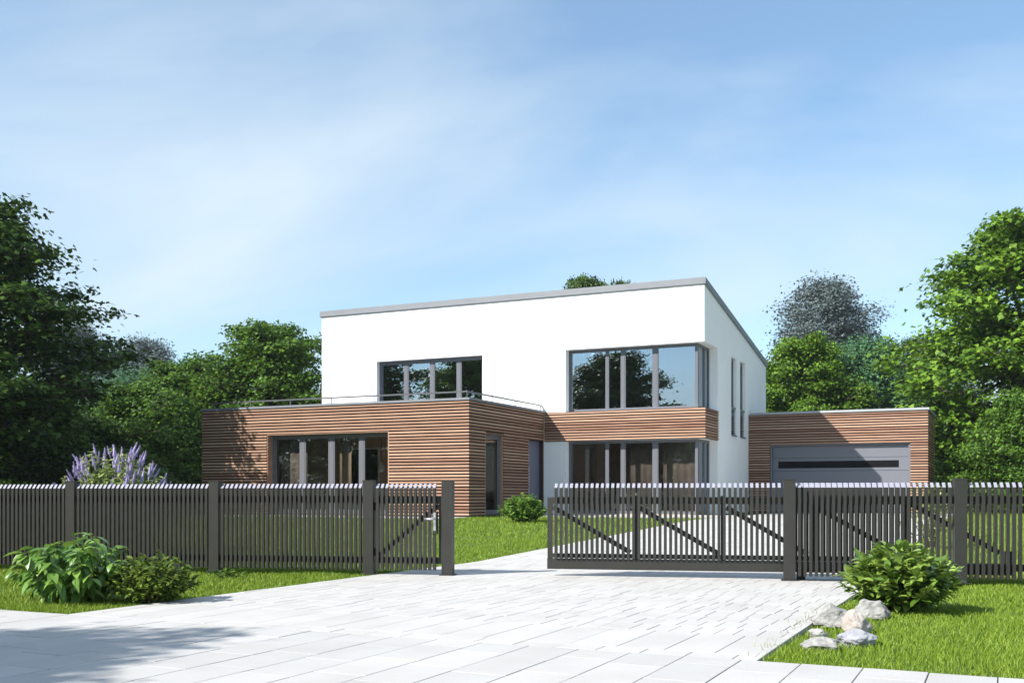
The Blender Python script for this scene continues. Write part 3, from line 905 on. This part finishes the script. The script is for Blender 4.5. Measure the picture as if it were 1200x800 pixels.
sg = fthing('sliding_gate', 2.6, .20, 'long dark slatted sliding gate half closed across the driveway', 'gate')
D0 = .17
uprights = [.45, 1.52, 2.585, 3.64, 4.72]
n = int((4.70 - .50) / PITCH)
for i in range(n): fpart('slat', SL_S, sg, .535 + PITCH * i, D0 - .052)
fbar('bottom_beam', sg, .42, 5.86, D0 - .02, D0 + .09, .085, .215)
fbar('top_rail', sg, .48, 4.76, D0 + .002, D0 + .045, .90, .985)
fbar('lower_rail', sg, .48, 4.76, D0 + .002, D0 + .045, .225, .28)
for i, s in enumerate(uprights):
    fbar('upright', sg, s - .03, s + .03, D0 + .003, D0 + .06, .217, 1.0 if i else .98)
for i in range(4):
    fdiag('brace', sg, uprights[i] + .04, .86, uprights[i + 1] - .06, .30, D0 + .006, D0 + .04, .06)
fdiag('brace', sg, uprights[4] + .04, .90, 5.72, .34, D0 + .006, D0 + .04, .06)
fbar('end_plate', sg, 5.78, 5.86, D0, D0 + .06, .217, .36)
for s in (3.5, 5.0):
    t_ = fbar('roller_block', sg, s - .05, s + .05, D0, D0 + .07, .0, .084)

# ------------------------------------------------------------------ plants
def leaf_blade(name, L, W, mat, droop=.35, fold=.25, nl=5):
    b = MB()
    prof = [.12, .75, 1.0, .72, 0.0] if nl == 5 else [.1, .8, 1, 0]
    rows = []
    for i in range(nl):
        t = i / (nl - 1)
        y = L * t * (1 - .12 * t * droop); z = -droop * L * t * t
        w = W / 2 * prof[i]
        base = len(b.v)
        if i < nl - 1:
            b.v += [(-w, y, z + fold * w), (0, y, z), (w, y, z + fold * w)]
        else:
            b.v += [(0, y, z)]
        rows.append(base)
    for i in range(nl - 1):
        p, q = rows[i], rows[i + 1]
        if i < nl - 2:
            b.f += [(p, p + 1, q + 1, q), (p + 1, p + 2, q + 2, q + 1)]; b.m += [0, 0]
        else:
            b.f += [(p, p + 1, q), (p + 1, p + 2, q)]; b.m += [0, 0]
    me = bpy.data.meshes.new(name); me.from_pydata(b.v, [], b.f); me.materials.append(mat)
    me.polygons.foreach_set('use_smooth', [True] * len(b.f)); me.update()
    return me

def leaf_frame(pos, dirv, roll, sc):
    y = Vector(dirv).normalized()
    up = Vector((0, 0, 1))
    x = y.cross(up)
    x = x.normalized() if x.length > 1e-3 else Vector((1, 0, 0))
    z = x.cross(y).normalized()
    m = Matrix((x, y, z)).transposed().to_4x4()
    return Matrix.Translation(pos) @ m @ Matrix.Rotation(roll, 4, 'Y') @ Matrix.Scale(sc, 4)

def bush(name, label, cx, cy, rad, hgt, n_stem, per, L, W, mat, seed, droop, n_obj, el=(-.5, .5), group=None, squash=1.0, single=False):
    rg = random.Random(seed)
    z0 = ground_z(cy) - .035
    root = thing(name, (cx, cy, z0), label, 'bush', group)
    vars_ = [leaf_blade('leaf', L * k, W * k, mat, droop * rg.uniform(.6, 1.4), rg.uniform(.15, .4)) for k in (1.0, .88, 1.1)]
    stems = MB(); mats = []
    for i in range(n_stem):
        az = i * 2.39996 + rg.uniform(-.3, .3)
        q = math.sqrt((i + .5) / n_stem)
        rr = rad * q * rg.uniform(.82, 1.05)
        hh = hgt * math.sqrt(max(.10, 1 - (q * .93) ** 2)) * rg.uniform(.85, 1.06)
        end = Vector((cx + math.cos(az) * rr, cy + math.sin(az) * rr * squash, z0 + hh))
        st = Vector((cx + math.cos(az) * rr * .18, cy + math.sin(az) * rr * .18, z0))
        mid = st.lerp(end, .55) + Vector((0, 0, hh * .14))
        pts = []
        for k in range(7):
            t = k / 6
            pts.append(st * (1 - t) ** 2 + mid * 2 * t * (1 - t) + end * t * t)
        stems.tube(pts, [.008 - .0009 * k for k in range(7)], 5)
        for k in range(per):
            t = .22 + .78 * (k + rg.random()) / per
            p = st * (1 - t) ** 2 + mid * 2 * t * (1 - t) + end * t * t
            la = az + rg.uniform(-1.5, 1.5) if rg.random() < .75 else rg.uniform(0, 6.28)
            e = rg.uniform(*el) + (.35 if t > .85 else 0)
            d = Vector((math.cos(la) * math.cos(e), math.sin(la) * math.cos(e), math.sin(e)))
            mats.append((leaf_frame(p, d, rg.uniform(-.5, .5), rg.uniform(.65, 1.15)), rg.randrange(3)))
    stems.build('stem', M['stem'], root)
    vd = Vector((-cx, -cy, 0)).normalized()
    def score(mm):
        c = mm[0].translation - Vector((cx, cy, z0))
        return c.dot(vd) / rad + .8 * c.z / hgt + .25 * (Vector((c.x, c.y)).length / rad)
    mats.sort(key=score, reverse=True)
    for mm, k in mats[:n_obj]:
        o = put('leaf', vars_[k], root)
        o.matrix_parent_inverse = Matrix.Identity(4)
        o.matrix_local = BASE[root.name] @ mm
    if len(mats) > n_obj:
        V, F4, F3, base = [], [], [], 0
        for mm, k in mats[n_obj:]:
            me = vars_[k]
            for v in me.vertices: V.append(mm @ v.co)
            for p in me.polygons:
                (F4 if len(p.vertices) == 4 else F3).append([base + i for i in p.vertices])
            base += len(me.vertices)
        me = np_mesh('foliage', np.array([tuple(v) for v in V]), [np.array(F4), np.array(F3)], mat, smooth=True)
        o = put('foliage', me, root)
        tag(o, kind='stuff')
    return root

x, y = c2h(-4.22, 10.0)
bush('drooping_bush', 'broad bush with long drooping green leaves in front of the fence', x, y, .58, .68, 36, 24,   .165, .074, M['bush_a'], 3, .65, 300, el=(-.75, .35))
x, y = c2h(-3.42, 9.95)
bush('small_leaved_bush', 'low rounded small-leaved bush next to the drooping bush', x, y, .46, .47, 60, 34, .075, .038, M['bush_b'], 5, .3, 290, el=(-.3, .8))
x, y = c2h(-3.55, 13.0)
bush('ground_plant', 'small dark low plant at the foot of the fence', x, y, .26, .13, 12, 10, .07, .035, M['mid_leaf'], 8, .3, 60, el=(-.3, .6))
x, y = c2h(3.45, 9.25)
bush('glossy_bush', 'round bush with glossy light green leaves behind the rocks', x, y, .57, .60, 84, 26, .118, .060, M['bush_c'], 13, .3, 300, el=(-.35, .85))
x, y = c2h(.30, 26.9)
bush('round_shrub', 'bright green round shrub at the corner of the lawn by the house', x, y, .66, .74, 80, 28, .12, .065, M['bush_d'], 17, .3, 250, el=(-.3, .7))
x, y = c2h(6.95, 17.3)
bush('airy_shrub', 'tall airy pale green shrub behind the sliding gate', x, y, .50, 1.2, 26, 22, .10, .045, M['yellowish'], 23, .3, 250, el=(-.2, .9))

# flowering shrub with lilac spikes
def spike_mesh():
    rg = random.Random(4)
    b = MB()
    for i in range(60):
        t = rg.random(); r = .034 * (1 - t) ** .7 + .006
        a = rg.uniform(0, 6.28); c = Vector((math.cos(a) * r, math.sin(a) * r, t * .26)); s = .016 * (1.1 - .6 * t)
        q = [c + Vector((rg.uniform(-1, 1), rg.uniform(-1, 1), rg.uniform(-1, 1))).normalized() * s for _ in range(4)]
        for f in ((0, 1, 2), (0, 2, 3), (0, 3, 1), (1, 3, 2)): b.poly([q[k] for k in f])
    b.tube([(0, 0, -.12), (0, 0, .04), (0, 0, .27)], [.006, .026, .005], 5)
    return b.mesh('flower_spike', M['lilac'])
x, y = c2h(-6.98, 18.3)
bd = bush('flowering_shrub', 'wide shrub with upright lilac flower spikes behind the fence', x, y, 1.05, 1.86, 90, 34, .15, .05, M['yellowish'], 29, .5, 260, el=(-.5, .6))
SP = spike_mesh(); rg = random.Random(31)
for i in range(110):
    a = rg.uniform(0, 6.28); q = math.sqrt(rg.random()); rr = .98 * q
    hh = 1.76 * math.sqrt(max(.12, 1 - (q * .9) ** 2)) * rg.uniform(.88, 1.04)
    put('flower_spike', SP, bd, loc=(x + math.cos(a) * rr, y + math.sin(a) * rr, ground_z(y) + hh),
        rot=(rg.uniform(-.3, .3) - .5 * q * math.sin(a), rg.uniform(-.3, .3) + .5 * q * math.cos(a), 0), scale=[rg.uniform(.55, .95)] * 3)

# ------------------------------------------------------------------ rocks
def rock(label, X, Y, w, h, dep, mat, seed):
    rg = random.Random(seed)
    x, y = c2h(X, Y)
    bm = bmesh.new(); bmesh.ops.create_icosphere(bm, subdivisions=4, radius=.82)
    cuts = [(Vector((rg.uniform(-1, 1), rg.uniform(-1, 1), rg.uniform(-.3, 1))).normalized(), rg.uniform(.45, .72)) for _ in range(12)]
    from mathutils import noise as nz
    for v in bm.verts:
        for nrm, d in cuts:
            e = v.co.dot(nrm) - d
            if e > 0: v.co -= nrm * e * .92
        f = nz.fractal(v.co * 2.2 + Vector((seed, 0, 0)), .8, 2.2, 5)
        v.co *= 1 + .16 * f
        v.co = Vector((v.co.x * w / 2 * 1.15, v.co.y * dep / 2 * 1.15, v.co.z * h * .62))
    me = bpy.data.meshes.new('rock'); bm.to_mesh(me); bm.free(); me.materials.append(mat)
    o = put('rock', me, loc=(x, y, h * .40 - .03), rot=(0, 0, rg.uniform(-.4, .4) + YAW))
    tag(o, label, 'rock', 'rocks edging the lawn'); return o
rock('pale pitted rock tucked against the round glossy bush', 3.03, 8.72, .31, .20, .24, M['rock'], 2)
rock('large rough white rock at the paving edge', 2.52, 8.20, .34, .23, .26, M['rock'], 9)
rock('smooth pinkish rock with a shaded dark side among the white rocks', 2.58, 7.78, .24, .21, .24, M['rock_pink'], 5)
rock('long flat grey rock lying nearest the lawn', 2.36, 7.16, .38, .15, .2, M['rock_grey'], 14)
rock('low flat pale rock at the lawn corner', 2.06, 6.98, .27, .11, .2, M['rock'], 21)
rock('smallest pale rock half hidden in grass by the paving', 2.24, 7.62, .17, .09, .14, M['rock'], 33)

# ------------------------------------------------------------------ trees
LEAF = np.array([(0, 0, 0), (.20, .42, .04), (0, 1, -.05), (-.20, .42, .04), (.52, .22, -.02), (.22, .60, .0), (-.52, .22, -.02), (-.22, .60, .0)])
def leaves_np(pos, size, up_bias, rs, out=None):
    """maple-like leaves at pos, tilted at random about a mostly upward normal"""
    n = len(pos)
    nrm = rs.normal(0, 1, (n, 3)); nrm[:, 2] = np.abs(nrm[:, 2]) + up_bias
    if out is not None: nrm += out * .9
    nrm /= np.linalg.norm(nrm, axis=1)[:, None]
    t = rs.normal(0, 1, (n, 3)); t -= (t * nrm).sum(1)[:, None] * nrm
    t /= np.linalg.norm(t, axis=1)[:, None]
    s = np.cross(t, nrm)
    sz = size * rs.uniform(.6, 1.25, n)
    L = LEAF
    v = pos[:, None, :] + sz[:, None, None] * (L[None, :, 0:1] * s[:, None, :] + (L[None, :, 1:2] - .4) * t[:, None, :] + L[None, :, 2:3] * nrm[:, None, :])
    i = (np.arange(n) * 8)[:, None]
    q = i + np.array([0, 1, 2, 3]); t1 = i + np.array([0, 4, 5]); t2 = i + np.array([0, 7, 6])
    return v.reshape(-1, 3), q, np.concatenate([t1, t2])

def tree_meshes(seed, H, Rad, base, leaf, n_limb, cl_per, lv_per, mat, layered=.12, prof=1.0, spread=.38, low=.0):
    """trunk + limbs mesh and crown mesh of a tree H high whose crown starts at `base` and is Rad wide"""
    rg = random.Random(seed); rs = np.random.default_rng(seed)
    wood = MB(); pts = []; outs = []
    lean = Vector((rg.uniform(-.04, .04), rg.uniform(-.04, .04), 0))
    def trunk(t): return Vector((lean.x * H * t + .12 * math.sin(t * 5 + seed), lean.y * H * t + .12 * math.cos(t * 4 + seed) - .12 * math.cos(seed), H * t))
    tr = H * .021 + .03
    wood.tube([trunk(t) for t in np.linspace(0, .94, 9)], [tr * (1.35 if k == 0 else 1 - .95 * k / 9) for k in range(9)], 8)
    for i in range(n_limb):
        f = (i + .5) / n_limb
        h = base + (1 - base) * (low + (1 - low) * f) * .97
        f2 = (h - base) / (1 - base)
        env = Rad * (math.sin(math.pi * min(1, .16 + .84 * f2) ** prof) ** .62 if f2 < 1 else .1)
        env = max(env, Rad * .16) * rg.uniform(.58, 1.16)
        az = i * 2.39996 + rg.uniform(-.35, .35)
        rise = env * rg.uniform(.10, .55) * (1.0 if f2 < .75 else 1.3)
        h0 = max(base * .8, h - rise / H - .03)
        st = trunk(h0)
        end = trunk(min(1, h)) + Vector((math.cos(az) * env, math.sin(az) * env, rise * .35))
        mid = st.lerp(end, .5) + Vector((0, 0, env * .10))
        def limb(t): return st * (1 - t) ** 2 + mid * 2 * t * (1 - t) + end * t * t
        r0 = tr * (1 - .8 * h0) * .5
        wood.tube([limb(t) for t in np.linspace(0, 1, 6)], [r0 * (1 - .85 * k / 5) + .006 for k in range(6)], 5, cap=False)
        for c in range(cl_per):
            t = .22 + .80 * (c + rg.random()) / cl_per
            p0 = limb(min(t, 1.0))
            sd = 1 if c % 2 else -1
            a2 = az + sd * rg.uniform(.35, 1.25)
            ln = env * rg.uniform(.16, .44) * (1.15 - .5 * t)
            p1 = p0 + Vector((math.cos(a2) * ln, math.sin(a2) * ln, rg.uniform(-.12, .35) * ln))
            wood.tube([p0, p0.lerp(p1, .5) + Vector((0, 0, ln * .06)), p1], [r0 * .28 + .006, r0 * .18 + .005, .004], 4, cap=False)
            for (pp, ww) in ((p1, 1.0), (p0.lerp(p1, .55), .7)):
                m = int(lv_per * ww * rg.uniform(.5, 1.4))
                q = rs.normal(0, 1, (m, 3)) * np.array([spread, spread, layered]) * (.75 + .5 * rg.random())
                q[:, 2] -= .10 * (q[:, 0] ** 2 + q[:, 1] ** 2) / max(spread, .1)
                pts.append(np.array(pp) + q)
                o = np.array([math.cos(a2), math.sin(a2), .15]); outs.append(np.repeat(o[None], m, 0))
    pts = np.concatenate(pts); outs = np.concatenate(outs)
    v, q, t3 = leaves_np(pts, leaf, .9, rs, outs)
    crown = np_mesh('crown', v, [q, t3], mat)
    return wood.mesh('trunk', M['bark'], smooth=True), crown

V = {}
V['maple_a'] = tree_meshes(1, 10.0, 4.2, .10, .195, 70, 10, 56, M['maple'])
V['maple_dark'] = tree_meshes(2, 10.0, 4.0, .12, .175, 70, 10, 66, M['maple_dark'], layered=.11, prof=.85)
V['broad'] = tree_meshes(3, 8.0, 3.6, .06, .17, 64, 9, 62, M['mid_leaf'])
V['low'] = tree_meshes(4, 5.0, 2.8, .02, .14, 56, 9, 58, M['mid_leaf'], spread=.34)
V['grey'] = tree_meshes(5, 18.0, 4.6, .18, .22, 60, 9, 66, M['hazed_grey_leaf'], spread=.62, layered=.4)
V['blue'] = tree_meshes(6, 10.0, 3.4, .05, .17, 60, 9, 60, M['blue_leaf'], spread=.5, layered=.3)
rt = random.Random(77)
def tree(var, X, Y, height, width, label, name='tree', group=None, rz=None, cat='tree'):
    H0 = {'maple_a': 10.0, 'maple_dark': 10.0, 'broad': 8.0, 'low': 5.0, 'grey': 18.0, 'blue': 10.0}[var]
    R0 = {'maple_a': 4.2, 'maple_dark': 4.0, 'broad': 3.6, 'low': 2.8, 'grey': 4.6, 'blue': 3.4}[var]
    x, y = c2h(X, Y)
    z = ground_z(y) - .05
    t = thing(name, (x, y, z), label, cat, group, world=False)
    a = rt.uniform(0, 6.28) if rz is None else rz
    sc = (width / R0, width / R0, (height - z) / H0)
    for nm, me in (('trunk', V[var][0]), ('crown', V[var][1])):
        o = bpy.data.objects.new(nm, me); COL.objects.link(o); o.parent = t; o.rotation_euler = (0, 0, a); o.scale = sc
    return t
G1, G2 = 'trees beyond the plot', 'trees around the garden'
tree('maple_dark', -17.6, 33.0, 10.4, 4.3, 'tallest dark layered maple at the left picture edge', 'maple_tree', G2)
tree('broad', -10.7, 47.0, 8.8, 3.7, 'leafy green tree directly behind the timber block', 'maple_tree', G2)
tree('broad', -15.0, 49.0, 7.4, 3.2, 'green tree between the dark maple and the tree behind the timber block', 'maple_tree', G2)
tree('low', -14.6, 42.0, 5.4, 2.9, 'low bushy tree beside the far end of the timber block', 'bushy_tree', G2)
tree('low', -18.2, 39.5, 5.0, 3.0, 'low bushy tree behind the lilac flowering shrub', 'bushy_tree', G2)
tree('low', -16.6, 29.5, 2.7, 2.4, 'low rounded foliage under the dark maple', 'bushy_tree', G2)
tree('low', -13.2, 35.0, 2.6, 1.8, 'dark low shrub at the end wall of the timber block', 'garden_shrub', G2, cat='shrub')
tree('maple_a', 20.6, 42.0, 12.6, 4.9, 'tall bright green maple standing past the garage', 'maple_tree', G2)
tree('low', 17.1, 34.3, 4.6, 2.0, 'light green shrub-like tree below the tall bright maple', 'bushy_tree', G2)
tree('maple_a', 14.2, 52.0, 9.0, 3.0, 'green tree peeking between the white house and the garage roof', 'maple_tree', G2)
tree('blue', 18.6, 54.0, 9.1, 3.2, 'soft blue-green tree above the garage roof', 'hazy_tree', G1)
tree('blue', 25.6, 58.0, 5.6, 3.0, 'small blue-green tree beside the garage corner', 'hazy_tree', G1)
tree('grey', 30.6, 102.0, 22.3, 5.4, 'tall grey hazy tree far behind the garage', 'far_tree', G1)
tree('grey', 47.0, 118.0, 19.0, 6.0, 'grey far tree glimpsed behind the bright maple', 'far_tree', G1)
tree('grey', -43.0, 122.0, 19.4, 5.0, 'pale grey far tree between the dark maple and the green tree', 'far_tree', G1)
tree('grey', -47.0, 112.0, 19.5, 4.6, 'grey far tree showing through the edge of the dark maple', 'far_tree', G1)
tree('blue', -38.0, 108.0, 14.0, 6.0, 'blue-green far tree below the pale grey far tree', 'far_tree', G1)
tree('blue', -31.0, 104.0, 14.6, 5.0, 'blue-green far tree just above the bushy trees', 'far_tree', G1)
tree('maple_dark', 4.7, 64.0, 14.7, 2.9, 'dark treetop showing over the flat roof edge', 'roof_line_tree', G1)
tree('maple_dark', 7.3, 66.0, 14.75, 1.8, 'smaller treetop tuft over the roof edge', 'roof_line_tree', G1)
# trees beside the street: they shade the paving corner and are mirrored in the panes
GR_ = 'street trees mirrored in the windows'
tree('maple_a', -11.4, 1.7, 7.8, 3.0, 'street tree whose shade falls on the paving corner', 'street_tree', GR_)
tree('maple_dark', -19.0, 12.5, 10.0, 4.0, 'dark street tree mirrored in the upper corner window', 'street_tree', GR_)
tree('maple_a', -23.5, 20.0, 10.0, 3.6, 'green tree mirrored in the terrace window', 'street_tree', GR_)
tree('broad', -29.0, 6.0, 9.5, 4.4, 'green tree mirrored in the lower windows', 'street_tree', GR_)
tree('broad', -33.0, 21.0, 9.0, 3.6, 'tallest green street tree mirrored at the end of the terrace window', 'street_tree', GR_)

tree('low', -22.5, 1.0, 6.0, 3.6, 'bushy tree mirrored low in the ground floor panes', 'street_tree', GR_)
tree('low', -17.6, 5.0, 4.4, 3.0, 'lowest bushy tree mirrored beside the wooden reflection', 'street_tree', GR_)
# low shrubs closing the far edge of the plot
for i, (X, Y, h, w, lab) in enumerate([
        (21.5, 47.0, 2.6, 2.6, 'dark hedge shrub at the rear of the lawn below the bright maple'),
        (26.0, 50.0, 2.8, 2.8, 'dark hedge shrub at the rear of the lawn at the picture edge'),
        (-22.0, 36.0, 3.0, 2.6, 'dark shrub behind the fence at the picture edge'),
        (-24.5, 45.0, 5.5, 3.4, 'tall shrub behind the dark maple')]):
    tree('low', X, Y, h, w, lab, 'garden_shrub', G2, cat='shrub')

# far wood along the horizon, one mass
rs = np.random.default_rng(9)
n = 26000
ang = rs.uniform(-.62, .62, n)
dist = rs.uniform(150, 185, n)
X, Y = np.sin(ang) * dist, np.cos(ang) * dist
top = 8 + 3.5 * np.sin(ang * 23) + 2.2 * np.sin(ang * 61 + 1) + 1.2 * np.sin(ang * 140)
pz = top * rs.uniform(0, 1, n) ** .6
P = np.stack([CT * X - ST * Y, ST * X + CT * Y, pz + .3], 1)
v, q, t3 = leaves_np(P, 1.6, .6, rs)
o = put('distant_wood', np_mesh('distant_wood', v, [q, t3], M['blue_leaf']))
tag(o, 'distant blue-green wood along the horizon', 'wood', kind='stuff')

# ------------------------------------------------------------------ air
b = MB(); b.box(-170, 170, -60, 230, -1.2, 26)
hz = b.build('haze', [])
hm = bpy.data.materials.new('haze_air'); hm.use_nodes = True
hn, hl = hm.node_tree.nodes, hm.node_tree.links
hn.clear()
ho = hn.new('ShaderNodeOutputMaterial'); hv = hn.new('ShaderNodeVolumePrincipled')
hv.inputs['Color'].default_value = (0.80, 0.88, 1.0, 1)
hv.inputs['Density'].default_value = 0.00022
hl.new(hv.outputs[0], ho.inputs['Volume'])
hz.data.materials.clear(); hz.data.materials.append(hm)
tag(hz, 'thin bluish summer haze in the air', 'haze', kind='stuff')
